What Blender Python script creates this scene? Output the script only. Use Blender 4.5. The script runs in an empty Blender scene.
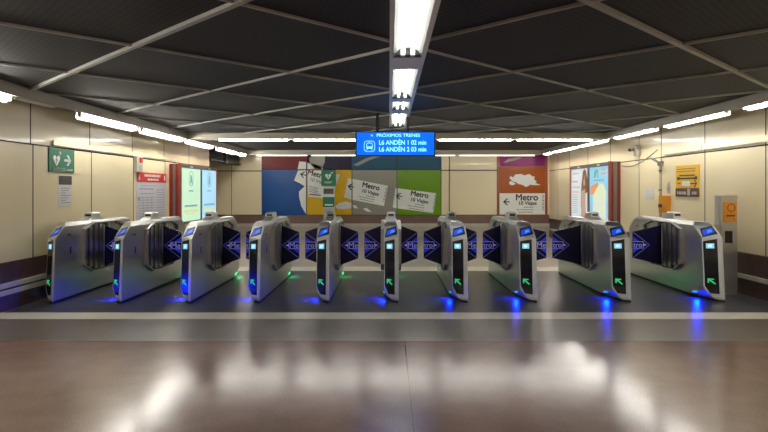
import bpy, bmesh, math, random
from mathutils import Vector, Matrix
random.seed(4)
S = bpy.context.scene
COL = S.collection
PI = math.pi
EYE = 1.45
F = 555.0
# the room: metres, x right, y away from the viewer, z up
XL, XR, YB, YN, ZC = -4.60, 4.93, 17.1, -4.0, 2.64
LEND = 14.2            # end of the left wall (a corridor opens behind it)

# ------------------------------------------------------------------ materials
def mat(name, col, rough=0.5, metal=0.0, emit=None, strength=0.0, coat=0.0, spec=None, noise=0.0, nscale=6.0, bump=0.0, bscale=40.0, rnoise=0.0):
    m = bpy.data.materials.new(name); m.use_nodes = True
    nt = m.node_tree; b = nt.nodes['Principled BSDF']
    b.inputs['Base Color'].default_value = (*col, 1)
    b.inputs['Roughness'].default_value = rough
    b.inputs['Metallic'].default_value = metal
    if coat: b.inputs['Coat Weight'].default_value = coat; b.inputs['Coat Roughness'].default_value = 0.06
    if spec is not None: b.inputs['Specular IOR Level'].default_value = spec
    if emit: b.inputs['Emission Color'].default_value = (*emit, 1); b.inputs['Emission Strength'].default_value = strength
    if noise or bump or rnoise:
        tc = nt.nodes.new('ShaderNodeTexCoord')
    if noise or rnoise:
        n = nt.nodes.new('ShaderNodeTexNoise'); n.inputs['Scale'].default_value = nscale; n.inputs['Detail'].default_value = 6
        nt.links.new(tc.outputs['Object'], n.inputs['Vector'])
    if noise:
        r = nt.nodes.new('ShaderNodeMapRange'); r.inputs[1].default_value = .3; r.inputs[2].default_value = .7
        r.inputs[3].default_value = 1 - noise; r.inputs[4].default_value = 1 + noise
        nt.links.new(n.outputs['Fac'], r.inputs[0])
        v = nt.nodes.new('ShaderNodeVectorMath'); v.operation = 'SCALE'; v.inputs[0].default_value = col
        nt.links.new(r.outputs[0], v.inputs['Scale']); nt.links.new(v.outputs[0], b.inputs['Base Color'])
    if rnoise:
        r2 = nt.nodes.new('ShaderNodeMapRange'); r2.inputs[1].default_value = .3; r2.inputs[2].default_value = .7
        r2.inputs[3].default_value = rough - rnoise; r2.inputs[4].default_value = rough + rnoise
        nt.links.new(n.outputs['Fac'], r2.inputs[0]); nt.links.new(r2.outputs[0], b.inputs['Roughness'])
    if bump:
        n2 = nt.nodes.new('ShaderNodeTexNoise'); n2.inputs['Scale'].default_value = bscale
        nt.links.new(tc.outputs['Object'], n2.inputs['Vector'])
        bp = nt.nodes.new('ShaderNodeBump'); bp.inputs['Strength'].default_value = bump; bp.inputs['Distance'].default_value = 0.02
        nt.links.new(n2.outputs['Fac'], bp.inputs['Height']); nt.links.new(bp.outputs[0], b.inputs['Normal'])
    return m

def tile_mat(name, col, joint, sx, sy, rough, noise=.12, nscale=3.0, offset=(0, 0), bond=0.0, speck=0.0, rn=0.05):
    """stone slabs sx by sy metres with thin joints"""
    m = mat(name, col, rough); nt = m.node_tree; b = nt.nodes['Principled BSDF']
    tc = nt.nodes.new('ShaderNodeTexCoord'); mp = nt.nodes.new('ShaderNodeMapping')
    mp.inputs['Location'].default_value = (offset[0], offset[1], 0)
    nt.links.new(tc.outputs['Object'], mp.inputs[0])
    br = nt.nodes.new('ShaderNodeTexBrick'); br.offset = bond
    br.inputs['Scale'].default_value = 1; br.inputs['Brick Width'].default_value = sx; br.inputs['Row Height'].default_value = sy
    br.inputs['Mortar Size'].default_value = 0.004; br.inputs['Mortar Smooth'].default_value = 0.3
    br.inputs['Color1'].default_value = (*[c * 1.06 for c in col], 1); br.inputs['Color2'].default_value = (*[c * .93 for c in col], 1)
    br.inputs['Mortar'].default_value = (*joint, 1)
    nt.links.new(mp.outputs[0], br.inputs['Vector'])
    n = nt.nodes.new('ShaderNodeTexNoise'); n.inputs['Scale'].default_value = nscale; n.inputs['Detail'].default_value = 8
    nt.links.new(tc.outputs['Object'], n.inputs['Vector'])
    r = nt.nodes.new('ShaderNodeMapRange'); r.inputs[1].default_value = .3; r.inputs[2].default_value = .7
    r.inputs[3].default_value = 1 - noise; r.inputs[4].default_value = 1 + noise
    nt.links.new(n.outputs['Fac'], r.inputs[0])
    v = nt.nodes.new('ShaderNodeVectorMath'); v.operation = 'SCALE'
    nt.links.new(br.outputs['Color'], v.inputs[0]); nt.links.new(r.outputs[0], v.inputs['Scale'])
    out = v.outputs[0]
    if speck:
        s = nt.nodes.new('ShaderNodeTexNoise'); s.inputs['Scale'].default_value = 90; s.inputs['Detail'].default_value = 2
        nt.links.new(tc.outputs['Object'], s.inputs['Vector'])
        r3 = nt.nodes.new('ShaderNodeMapRange'); r3.inputs[1].default_value = .35; r3.inputs[2].default_value = .65
        r3.inputs[3].default_value = 1 - speck; r3.inputs[4].default_value = 1 + speck
        nt.links.new(s.outputs['Fac'], r3.inputs[0])
        v2 = nt.nodes.new('ShaderNodeVectorMath'); v2.operation = 'SCALE'
        nt.links.new(out, v2.inputs[0]); nt.links.new(r3.outputs[0], v2.inputs['Scale']); out = v2.outputs[0]
    nt.links.new(out, b.inputs['Base Color'])
    r2 = nt.nodes.new('ShaderNodeMapRange'); r2.inputs[1].default_value = .3; r2.inputs[2].default_value = .7
    r2.inputs[3].default_value = rough - rn; r2.inputs[4].default_value = rough + rn
    nt.links.new(n.outputs['Fac'], r2.inputs[0]); nt.links.new(r2.outputs[0], b.inputs['Roughness'])
    return m

def perforated(name, col):
    """dark metal ceiling panel with a fine diagonal pattern of holes"""
    m = mat(name, col, .7, 0.0); nt = m.node_tree; b = nt.nodes['Principled BSDF']
    tc = nt.nodes.new('ShaderNodeTexCoord'); mp = nt.nodes.new('ShaderNodeMapping')
    mp.inputs['Rotation'].default_value = (0, 0, PI / 4)
    nt.links.new(tc.outputs['Object'], mp.inputs[0])
    w = nt.nodes.new('ShaderNodeTexVoronoi'); w.inputs['Scale'].default_value = 20; w.inputs['Randomness'].default_value = 0.0
    nt.links.new(mp.outputs[0], w.inputs['Vector'])
    r = nt.nodes.new('ShaderNodeMapRange'); r.inputs[1].default_value = .25; r.inputs[2].default_value = .45
    r.inputs[3].default_value = .1; r.inputs[4].default_value = 1.7
    nt.links.new(w.outputs['Distance'], r.inputs[0])
    v = nt.nodes.new('ShaderNodeVectorMath'); v.operation = 'SCALE'; v.inputs[0].default_value = col
    nt.links.new(r.outputs[0], v.inputs['Scale']); nt.links.new(v.outputs[0], b.inputs['Base Color'])
    return m

M = {}
M['farfloor'] = mat('far_floor_painted_sheen', (.36, .32, .275), .28, noise=.06, nscale=2)  # far floor paled to stand in for the back wall's reflection
M['dadoback'] = mat('brown_stone_back', (.17, .10, .08), .35, noise=.12, nscale=6)
M['dadolow'] = mat('pale_stone_back', (.42, .37, .31), .35, noise=.06, nscale=4)
M['cream'] = mat('cream_enamel', (.85, .74, .49), .28, coat=.2, noise=.03, nscale=.8, bump=.02, bscale=1.2)
M['creamstrip'] = mat('cream_trunking', (.84, .78, .55), .25)
M['joint'] = mat('dark_joint', (.03, .025, .02), .8)
M['dado'] = mat('brown_stone_dado', (.085, .045, .042), .35, noise=.3, nscale=9)
M['rail'] = mat('pale_dado_rail', (.50, .47, .39), .4, noise=.08)
M['ceil'] = perforated('perforated_ceiling', (.013, .013, .016))
M['grid'] = mat('ceiling_bar', (.42, .41, .39), .45, metal=.1)
M['fascia'] = mat('trough_fascia', (.36, .33, .28), .5, noise=.05, nscale=2)
M['fascia_light'] = mat('pale_fascia', (.55, .53, .44), .5)
M['dark'] = mat('dark_duct', (.035, .032, .03), .6)
M['brownfloor'] = tile_mat('brown_terrazzo', (.225, .136, .113), (.11, .08, .07), 4.0, 4.0, .175, noise=.10, nscale=4.5, speck=.16, offset=(-.15, -1.33), rn=.012)
M['greyfloor'] = tile_mat('grey_stone', (.145, .122, .103), (.07, .06, .05), .62, .46, .30, noise=.12, offset=(.1, .02), bond=.5, speck=.10, rn=.015)
M['darkfloor'] = tile_mat('dark_grey_stone', (.055, .056, .062), (.035, .035, .035), .60, .56, .30, noise=.06, offset=(.1, .08), bond=.5, speck=.08, rn=.015)
M['whitestrip'] = mat('white_stone_strip', (.68, .64, .54), .35, noise=.07, nscale=5)
M['steel'] = mat('brushed_steel', (.56, .56, .56), .30, metal=.85)
M['steelrib'] = mat('dull_steel', (.42, .41, .39), .32, metal=.85)
M['lightsteel'] = mat('pale_satin_steel', (.66, .65, .63), .3, metal=.75)
M['frame'] = mat('pale_silver_frame', (.70, .71, .70), .33, metal=.35)
M['blackglass'] = mat('black_glass', (.012, .014, .02), .12, coat=.5)
M['black'] = mat('black_plastic', (.012, .012, .014), .5)
M['navy'] = mat('navy_printed_glass', (.008, .008, .055), .2)
M['logoblue'] = mat('bright_blue_print', (.02, .04, .50), .3, emit=(.01, .04, 1), strength=.18)
M['logoline'] = mat('lilac_print', (.10, .10, .42), .3, emit=(.12, .12, 1), strength=.08)
M['logotext'] = mat('pale_lilac_print', (.35, .35, .9), .3, emit=(.3, .3, 1), strength=.25)
M['bluescreen'] = mat('lit_blue_screen', (.01, .02, .1), .3, emit=(.012, .06, .55), strength=0.84)
M['bluescreen2'] = mat('lit_pale_blue_screen', (.01, .02, .1), .3, emit=(.08, .30, 1), strength=0.756)
M['reader'] = mat('lit_cyan_reader', (.1, .3, .4), .3, emit=(.28, .72, .95), strength=0.646)
M['readerw'] = mat('lit_white_mark', (.3, .3, .3), .3, emit=(.75, .95, 1), strength=0.75)
M['greenled'] = mat('lit_green_arrow', (.02, .3, .1), .3, emit=(.04, .62, .20), strength=0.54)
M['ledblue'] = mat('blue_led', (.02, .05, .5), .3, emit=(.02, .30, 1), strength=1.6)
M['ledgreen'] = mat('green_led', (.02, .5, .1), .3, emit=(.0, 1, .25), strength=3)
M['tube'] = mat('fluorescent_tube', (1, 1, 1), .5, emit=(1, .96, .89), strength=72)
M['tubec'] = mat('fluorescent_tube_cool', (1, 1, 1), .5, emit=(.95, 1, .96), strength=8)
M['tubef'] = mat('fluorescent_tube_far', (1, 1, 1), .5, emit=(1, .96, .89), strength=56)
M['tubeb'] = mat('fluorescent_tube_back', (1, 1, 1), .5, emit=(1, .96, .89), strength=3)
M['white'] = mat('white_metal', (.75, .75, .74), .35)
M['offwhite'] = mat('off_white_paint', (.45, .44, .40), .45)
M['paper'] = mat('white_paper', (.72, .72, .72), .6)
M['greypaper'] = mat('pale_lilac_paper', (.62, .62, .70), .6)
M['ink'] = mat('dark_ink', (.05, .05, .06), .6)
M['greyink'] = mat('grey_ink', (.30, .30, .36), .6)
M['photo'] = mat('dark_photo', (.06, .055, .05), .5, noise=.7, nscale=28)
M['aedgreen'] = mat('sign_green', (.0, .16, .075), .4)
M['signwhite'] = mat('sign_white', (.80, .82, .80), .5)
M['red'] = mat('sign_red', (.62, .035, .03), .45)
M['redmetal'] = mat('dark_red_metal', (.22, .012, .012), .35, coat=.4)
M['brownmetal'] = mat('red_brown_metal', (.33, .06, .03), .35, coat=.4)
M['greymetal'] = mat('grey_trim_metal', (.20, .19, .18), .4, metal=.5)
M['blueenamel'] = mat('blue_enamel', (.008, .075, .30), .26, spec=.35)
M['redenamel'] = mat('dark_red_enamel', (.15, .006, .008), .30, spec=.22)
M['violet'] = mat('violet_enamel', (.012, .006, .035), .30, spec=.22)
M['yellow'] = mat('yellow_enamel', (.78, .47, .012), .26, spec=.35)
M['grey'] = mat('warm_grey_enamel', (.30, .29, .24), .26, spec=.35)
M['teal'] = mat('teal_enamel', (.012, .085, .15), .30, spec=.22)
M['green'] = mat('lime_enamel', (.15, .33, .008), .26, spec=.35)
M['magenta'] = mat('magenta_enamel', (.24, .018, .15), .30, spec=.22)
M['orange'] = mat('orange_enamel', (.36, .085, .008), .26, spec=.35)
M['ticket'] = mat('ticket_white', (.84, .86, .82), .3)
M['signyellow'] = mat('sign_yellow', (.80, .48, .03), .45)
M['boxorange'] = mat('orange_plate', (.72, .28, .015), .4)
M['displayblue'] = mat('lit_display_blue', (.0, .05, .3), .3, emit=(.0, .15, .95), strength=0.84)
M['displaytext'] = mat('lit_display_text', (.3, .5, .6), .3, emit=(.22, .72, 1), strength=0.84)
M['lcdgreen'] = mat('lit_pale_green_screen', (.2, .3, .2), .25, emit=(.58, .84, .60), strength=0.756)
M['lcdblue'] = mat('lit_sky_blue_screen', (.2, .3, .4), .25, emit=(.42, .74, .92), strength=0.756)
M['lcdyellow'] = mat('lit_yellow_text', (.3, .3, .1), .25, emit=(.66, .70, .30), strength=0.756)
M['lcdink'] = mat('screen_ink', (.16, .28, .33), .3, emit=(.12, .24, .30), strength=.6)
M['postwhite'] = mat('backlit_white_poster', (.4, .4, .4), .3, emit=(.66, .72, .74), strength=0.63)
M['postblue'] = mat('backlit_blue_poster', (.2, .35, .45), .3, emit=(.22, .52, .74), strength=0.672)
M['postcream'] = mat('backlit_cream_print', (.4, .4, .25), .3, emit=(.62, .72, .52), strength=0.672)
M['postorange'] = mat('backlit_orange_print', (.4, .2, .1), .3, emit=(.70, .28, .10), strength=0.672)
M['postbrown'] = mat('backlit_brown_print', (.1, .05, .03), .3, emit=(.18, .08, .045), strength=.6)
M['postskin'] = mat('backlit_skin_print', (.3, .2, .15), .3, emit=(.52, .34, .24), strength=0.588)
M['postgreen'] = mat('backlit_green_print', (.1, .3, .2), .3, emit=(.10, .40, .30), strength=0.588)
M['cable'] = mat('grey_cable', (.12, .11, .09), .5)

# ------------------------------------------------------------------ builders
class MB:
    def __init__(s): s.v = []; s.f = []; s.m = []
    def add(s, vs, fs, mi=0):
        o = len(s.v); s.v += [tuple(v) for v in vs]
        for f in fs: s.f.append([o + i for i in f]); s.m.append(mi)
        return s
    def box(s, x0, x1, y0, y1, z0, z1, mi=0):
        v = [(x0,y0,z0),(x1,y0,z0),(x1,y1,z0),(x0,y1,z0),(x0,y0,z1),(x1,y0,z1),(x1,y1,z1),(x0,y1,z1)]
        return s.add(v, [(0,3,2,1),(4,5,6,7),(0,1,5,4),(1,2,6,5),(2,3,7,6),(3,0,4,7)], mi)
    def loft(s, loops, mi=0):
        n = len(loops[0]); v = [p for l in loops for p in l]; f = []
        for k in range(len(loops) - 1):
            for i in range(n):
                j = (i + 1) % n
                f.append((k*n+i, k*n+j, (k+1)*n+j, (k+1)*n+i))
        f.append(tuple(reversed(range(n)))); f.append(tuple((len(loops)-1)*n + i for i in range(n)))
        return s.add(v, f, mi)
    def prism(s, pts, d, mi=0):
        """pts: 3-D loop, d: extrusion vector"""
        d = Vector(d); a = [Vector(p) for p in pts]
        return s.loft([a, [p + d for p in a]], mi)
    def cyl(s, a, b, r, n=12, mi=0, r2=None):
        a = Vector(a); b = Vector(b); r2 = r if r2 is None else r2
        d = (b - a).normalized(); u = d.orthogonal().normalized(); w = d.cross(u)
        c = [(math.cos(2*PI*i/n), math.sin(2*PI*i/n)) for i in range(n)]
        return s.loft([[a + (u*x + w*y)*r for x, y in c], [b + (u*x + w*y)*r2 for x, y in c]], mi)
    def tube(s, pts, r, n=8, mi=0):
        pts = [Vector(p) for p in pts]; loops = []
        for i, p in enumerate(pts):
            d = (pts[min(i+1, len(pts)-1)] - pts[max(i-1, 0)]).normalized()
            u = d.cross(Vector((0.31, .2, .93))).normalized(); w = d.cross(u)
            loops.append([p + (u*math.cos(2*PI*k/n) + w*math.sin(2*PI*k/n))*r for k in range(n)])
        return s.loft(loops, mi)
    def build(s, name, mats, parent=None, bevel=0.0, smooth=False, loc=None, label=None):
        me = bpy.data.meshes.new(name); me.from_pydata(s.v, [], s.f)
        for m in (mats if isinstance(mats, (list, tuple)) else [mats]): me.materials.append(m)
        for p, mi in zip(me.polygons, s.m): p.material_index = mi; p.use_smooth = smooth
        bm = bmesh.new(); bm.from_mesh(me); bmesh.ops.recalc_face_normals(bm, faces=bm.faces)
        if bevel:
            es = [e for e in bm.edges if len(e.link_faces) == 2 and e.calc_face_angle(0) > .5]
            bmesh.ops.bevel(bm, geom=es, offset=bevel, segments=2, affect='EDGES', profile=.6)
        bm.to_mesh(me); bm.free()
        o = bpy.data.objects.new(name, me); COL.objects.link(o)
        if parent: o.parent = parent
        if loc: o.location = loc
        if label: o['label'] = label
        return o

def empty(name, loc=(0, 0, 0), rz=0):
    o = bpy.data.objects.new(name, None); o.empty_display_size = .1; COL.objects.link(o)
    o.location = loc; o.rotation_euler = (0, 0, rz); return o
def tag(o, label, cat, group=None):
    o['label'] = label; o['category'] = cat
    if group: o['group'] = group
    return o
def struct(o): o['kind'] = 'structure'; return o
def copy_tree(o, parent=None):
    c = o.copy(); COL.objects.link(c); c.parent = parent
    for ch in list(o.children): copy_tree(ch, c)
    return c

TXT = {}
def text(name, body, size, m, parent, loc, u=(1,0,0), w=(0,0,1), align='LEFT', ext=.002, bold=.0, label=None, sx=1.0):
    """flat raised letters; u = reading direction, w = up direction"""
    cu = bpy.data.curves.new('t', 'FONT'); cu.body = body; cu.size = size; cu.extrude = ext; 
    cu.align_x = align; cu.align_y = 'CENTER'
    t = bpy.data.objects.new('t', cu); COL.objects.link(t)
    bpy.context.view_layer.update()
    me = bpy.data.meshes.new_from_object(t.evaluated_get(bpy.context.evaluated_depsgraph_get()))
    bpy.data.objects.remove(t); bpy.data.curves.remove(cu)
    U = Vector(u).normalized(); W = Vector(w).normalized(); N = U.cross(W)
    mx = Matrix(((U.x*sx, W.x, N.x, loc[0]), (U.y*sx, W.y, N.y, loc[1]), (U.z*sx, W.z, N.z, loc[2]), (0, 0, 0, 1)))
    if bold:
        vs = []; fs = []
        for dx, dy in ((0, 0), (bold, 0), (-bold, 0), (0, bold), (0, -bold)):
            o0 = len(vs); vs += [(v.co.x+dx, v.co.y+dy, v.co.z) for v in me.vertices]
            fs += [[o0+i for i in p_.vertices] for p_ in me.polygons]
        me = bpy.data.meshes.new(name); me.from_pydata(vs, [], fs)
    me.transform(mx); me.materials.clear(); me.materials.append(m); me.name = name
    o = bpy.data.objects.new(name, me); COL.objects.link(o); o.parent = parent
    if label: o['label'] = label
    return o

class Plane2:
    """drawing on an upright plane: origin o, reading direction u, up z, normal n towards the viewer"""
    def __init__(s, o, u, n): s.o = Vector(o); s.u = Vector(u); s.n = Vector(n)
    def p(s, a, b, d=0): return s.o + s.u*a + Vector((0,0,1))*b + s.n*d
    def poly(s, mb, pts, d0, d1, mi=0): return mb.prism([s.p(a, b, d0) for a, b in pts], s.n*(d1-d0), mi)
    def rect(s, mb, a0, a1, b0, b1, d0, d1, mi=0): return s.poly(mb, [(a0,b0),(a1,b0),(a1,b1),(a0,b1)], d0, d1, mi)
    def ring(s, mb, pts_out, pts_in, d0, d1, mi=0):
        n = len(pts_out)
        for i in range(n):
            j = (i+1) % n
            s.poly(mb, [pts_out[i], pts_out[j], pts_in[j], pts_in[i]], d0, d1, mi)
def arrow_pts(cx, cy, L, dirx=1, t=.16, h=.42):
    """block arrow polygon, pointing along +-a"""
    k = L*dirx
    return [(cx-k/2, cy-t*L/2), (cx+k*.12, cy-t*L/2)], None
def arrow(P, mb, cx, cy, L, s=-1, d0=0, d1=.003, th=.14, head=.36):
    """arrow made of a shaft and two barbs"""
    t = th*L
    P.rect(mb, min(cx-s*L/2, cx+s*L*.4), max(cx-s*L/2, cx+s*L*.4), cy-t/2, cy+t/2, d0, d1)
    for q in (1, -1):
        tip = (cx+s*L/2, cy)
        a = (cx+s*(L/2-head*L), cy+q*head*L)
        P.poly(mb, [tip, a, (a[0]-s*t*1.2, a[1]), (tip[0]-s*t*1.5, tip[1])], d0, d1)

# ------------------------------------------------------------------ setting
def wall_side(name, X, n, y0, y1, joints, upper_joints, zt=ZC):
    """wall whose face is at X, normal n (+1 faces right), cream panels over a brown dado"""
    mb = MB(); a, b = X, X - n*.02
    mb.box(min(b, X-n*.2), max(b, X-n*.2), y0, y1, 0, zt, 1)
    ys = [y0] + [j for j in joints if y0 < j < y1] + [y1]
    g = .0105
    for k in range(len(ys)-1):
        mb.box(min(a,b), max(a,b), ys[k]+g, ys[k+1]-g, .582, 2.033, 0)
    ys = [y0] + [j for j in upper_joints if y0 < j < y1] + [y1]
    for k in range(len(ys)-1):
        mb.box(min(a,b), max(a,b), ys[k]+g, ys[k+1]-g, 2.047, zt, 0)
    for js, z0, z1 in ((joints, .582, 2.033), (upper_joints, 2.047, zt)):
        for j in js:
            if y0+.05 < j < y1-.05: mb.box(min(X, X+n*.0015), max(X, X+n*.0015), j-.009, j+.009, z0, z1, 1)
    mb.box(min(X, X+n*.0015), max(X, X+n*.0015), y0, y1, 2.030, 2.048, 1)
    mb.box(min(a,b), max(a,b), y0, y1, 0, .572, 2)
    return struct(mb.build(name, [M['cream'], M['joint'], M['dado']]))
jl = [7.17 + 1.41*k for k in range(-8, 5)]
wall_side('wall_left', XL, 1, YN, LEND, jl, [7.12 + 1.41*k for k in range(-8, 5)])
jr = [7.26 - 1.41*k for k in range(8)][::-1] + [8.66, 10.05, 10.94, 12.35, 13.76, 15.17, 16.2]
wall_side('wall_right', XR, -1, YN, YB, jr, jr)
# pale rails on the dado
mb = MB(); mb.box(XL, XL+.02, YN, LEND, .272, .335); mb.box(XL, XL+.02, YN, LEND, .188, .248)
struct(mb.build('trim_1', M['rail'], bevel=.004))
mb = MB(); mb.box(XR-.02, XR, YN, YB, .222, .283)
struct(mb.build('trim_2', M['rail'], bevel=.004))
# cream trunking above the joint of the side walls
mb = MB(); mb.box(XL, XL+.03, 7.57, 11.35, 2.06, 2.13)
struct(mb.build('trim_3', M['creamstrip'], bevel=.004))
mb = MB(); mb.box(XR-.03, XR, 8.72, 9.9, 2.075, 2.165); mb.box(XR-.03, XR, YN, 8.70, 2.075, 2.165)
struct(mb.build('trim_4', M['creamstrip'], bevel=.004))

# back wall
def bx(px): return (px-389)*YB/F
def bz(py): return EYE-(py-190)*YB/F
mb = MB()
mb.box(-9, XR, YB, YB+.2, 0, ZC, 1)
edges = [-9, -7.6, -6.2, -4.85, bx(262)]
for a, b in zip(edges[:-1], edges[1:]):
    mb.box(a+.01, b-.01, YB-.02, YB, .69, 2.02, 0); mb.box(a+.01, b-.01, YB-.02, YB, 2.05, ZC, 0)
for a, b in ((bx(441.2), bx(449)), (bx(449.4), bx(497))):
    mb.box(a+.008, b-.008, YB-.02, YB, .69, 2.04, 0); mb.box(a+.008, b-.008, YB-.02, YB, 2.07, ZC, 0)
mb.box(bx(547.5), XR, YB-.02, YB, .69, ZC, 0)
mb.box(-9, XR, YB-.02, YB, .36, .67, 2); mb.box(-9, XR, YB-.02, YB, 0, .36, 3)
struct(mb.build('wall_back', [M['cream'], M['joint'], M['dadoback'], M['dadolow']]))
mb = MB(); mb.box(-9, XR, YB-.05, YB-.02, .33, .42); struct(mb.build('trim_5', M['rail']))
# corridor beyond the left wall, and the wall behind the viewer
mb = MB(); mb.box(-9.2, -9, LEND-.2, YB+.2, 0, ZC); struct(mb.build('wall_corridor', M['cream']))
mb = MB(); mb.box(-9.2, XL-.2, LEND-.2, LEND, 0, ZC); struct(mb.build('wall_corridor_front', M['cream']))
mb = MB(); mb.box(XL-.2, XR+.2, YN-.2, YN, 0, ZC); struct(mb.build('wall_front', M['cream']))
# floor bands
mb = MB(); T = -.1
def fl(x0, x1, y0, y1, mi): mb.box(x0, x1, y0, y1, T, 0, mi)
A, B = XL-.2, XR+.2
fl(A, B, YN-.2, 5.33, 0); fl(A, B, 5.33, 6.24, 1); fl(A, B, 6.24, 6.57, 3); fl(A, B, 6.57, 9.95, 2)
fl(A, B, 9.95, 10.5, 3); fl(A, B, 10.5, LEND-.2, 4); fl(-9.2, B, LEND-.2, YB+.2, 4)
struct(mb.build('floor', [M['brownfloor'], M['greyfloor'], M['darkfloor'], M['whitestrip'], M['farfloor']]))
# ceiling
XFL, XFR = -4.18, 4.52       # fascias of the light troughs
YF = 11.55                   # cross fascia
mb = MB(); mb.box(-9.2, XR+.2, YN-.2, YB+.2, ZC, ZC+.1)
struct(mb.build('ceiling', M['ceil']))
mb = MB()
def clip_line(c, s):
    """points of  x*s + y = c  inside the ceiling field (s=+1 or -1)"""
    pts = []
    for x in (XFL, XFR):
        y = c - s*.93*x
        if YN <= y <= YF: pts.append((x, y))
    for y in (YN, YF):
        x = (c - y)*s/.93
        if XFL < x < XFR: pts.append((x, y))
    return pts[:2] if len(pts) >= 2 else None
K = (ZC-EYE)/1.2
for s, c0, pitch in ((1, 2.60, 2.04), (-1, 2.30, 2.09)):
    for k in range(-4, 8):
        pl = clip_line(c0 + pitch*k, s)
        if not pl: continue
        (xa, ya), (xb, yb) = pl
        w = .021 if k == 0 else .009
        d = Vector((xb-xa, yb-ya, 0)).normalized(); nn = Vector((-d.y, d.x, 0))*w
        a = Vector((xa, ya, ZC)); b = Vector((xb, yb, ZC))
        h = .028 if k == 0 else .02 + (.003 if s > 0 else 0)
        mb.prism([a-nn, b-nn, b+nn, a+nn], (0, 0, -h))
struct(mb.build('trim_6', M['grid']))
# fascias hiding the troughs
FB = 2.505
mb = MB(); mb.box(XFL-.03, XFL, YN, YB, FB, ZC); mb.box(XFL-.10, XFL-.03, YN, YB, FB+.02, FB+.035)
struct(mb.build('trim_7', M['fascia']))
mb = MB(); mb.box(XFR, XFR+.03, YN, YB, FB, ZC); mb.box(XFR+.03, XFR+.10, YN, YB, FB+.02, FB+.035)
struct(mb.build('trim_8', M['fascia']))
mb = MB(); mb.box(XFL, XFR, YF, YF+.04, 2.515, ZC); mb.box(XFL, XFR, YF+.25, YF+.29, 2.515, ZC)
struct(mb.build('trim_9', M['fascia_light']))
mb = MB(); mb.box(XFL, XFR, 16.55, 16.6, 2.50, ZC); struct(mb.build('trim_10', M['fascia_light']))
# lintel over the corridor opening
mb = MB(); mb.box(XL-.1, XL, LEND, YB-.02, 2.2, ZC); mb.box(XL, XL+.05, LEND+.02, YB-.06, 2.22, 2.26); mb.box(XL, XL+.05, LEND+.02, YB-.06, 2.36, 2.40); mb.box(XL, XL+.08, 15.4, 15.6, 2.2, 2.6)
struct(mb.build('trim_11', M['dark']))

# ------------------------------------------------------------------ lamps
def batten(name, x, y, z, L, along, label, cat, group, tm='tube', r=.02, shade=0):
    """batten lamp: housing above, one bare tube below; along 'x' or 'y' centred at (x,y); shade = side of an added blade that dims the wall"""
    t = empty(name, (x, y, z)); h = L/2; up = ZC-z
    def bxx(mb, a0, a1, c0, c1, z0, z1):
        mb.box(c0, c1, a0, a1, z0, z1) if along == 'y' else mb.box(a0, a1, c0, c1, z0, z1); return mb
    mb = MB(); bxx(mb, -h, h, -.025, .025, .03, .065); mb.build('housing', M['offwhite'], t)
    for e in (-h*.6, h*.6): bxx(MB(), e-.02, e+.02, -.012, .012, .06, up).build('hanger', M['offwhite'], t)
    for e in (-h, h-.03): bxx(MB(), e, e+.03, -.02, .02, -.022, .035).build('lamp_holder', M['white'], t)
    tb = MB()
    if along == 'y': tb.cyl((0, -h+.03, 0), (0, h-.03, 0), r, 12)
    else: tb.cyl((-h+.03, 0, 0), (h-.03, 0, 0), r, 12)
    tb.build('tube', M[tm], t, smooth=True)
    if shade: bxx(MB(), -h, h, min(shade*.045, shade*.049), max(shade*.045, shade*.049), -.045, .065).build('added_shade_blade', M['offwhite'], t)  # blade added to keep tube light off the upper wall
    return tag(t, label, cat, group)
# left trough
lefts = [(-3.6,-1.85), (-1.55,.2), (.5,2.2), (2.5,4.25), (4.5,6.26), (7.63,9.36), (9.55,11.45), (11.7,13.4), (13.8,15.5), (15.8,16.45)]  # the nearest ones are out of view, added for their light
llab = {6.26: 'lit tube lamp cut off by the left edge, in left wall trough', 9.36: 'longest looking lit tube lamp over the green defibrillator sign', 11.45: 'lit tube lamp over the red-headed poster in left trough',
        13.4: 'lit tube lamp above the left twin advertising screens', 15.5: 'lit tube lamp beyond left wall end, over the corridor opening', 16.45: 'short lit tube lamp, farthest of the left trough'}
for a, b in lefts:
    batten('tube_lamp', -4.26, (a+b)/2, 2.475, b-a, 'y', llab.get(b, 'unseen lit tube lamp in the left trough, added to light the hall'), 'lamp', 'tube lamps in the left trough', r=.0155, shade=-1)
# unlit empty housing hanging between them
t = empty('lamp_housing', (-4.27, 6.72, 2.49))
mb = MB(); mb.box(-.04, .04, -.36, .32, 0, .05); mb.build('housing', M['white'], t, bevel=.01)
mb = MB(); mb.cyl((0, -.1, .05), (0, -.1, .15), .006); mb.build('hanger_rod', M['greymetal'], t)
mb = MB(); mb.cyl((0, .2, .05), (0, .2, .15), .006); mb.build('hanger_rod', M['greymetal'], t)
mb = MB(); mb.box(-.025, .025, -.39, -.36, .0, .045); mb.build('lamp_holder', M['white'], t)
tag(t, 'unlit white lamp housing hanging below the left trough near the left edge', 'lamp')
rights = [(-3.6,-1.85), (-1.55,.2), (.5,2.2), (2.5,4.2), (5.45,7.19), (7.54,9.25), (9.55,11.3), (11.7,13.4), (13.6,15.5), (15.7,16.45)]  # nearest lamps unseen, added to light the near hall
rlab = {7.19: 'lit tube lamp cut off by the right edge, in right trough', 9.25: 'lit tube lamp in right trough over the yellow arrow sign', 11.3: 'lit tube lamp in right trough next to the security camera',
        13.4: 'lit tube lamp in right trough above the backlit poster case', 15.5: 'lit tube lamp in right trough, second from the back wall', 16.45: 'short lit tube lamp, farthest of the right trough'}
for a, b in rights:
    batten('tube_lamp', 4.59, (a+b)/2, 2.515, b-a, 'y', rlab.get(b, 'unseen lit tube lamp in the right trough, added to light the hall'), 'lamp', 'tube lamps in the right trough', r=.0155, shade=1)
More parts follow.
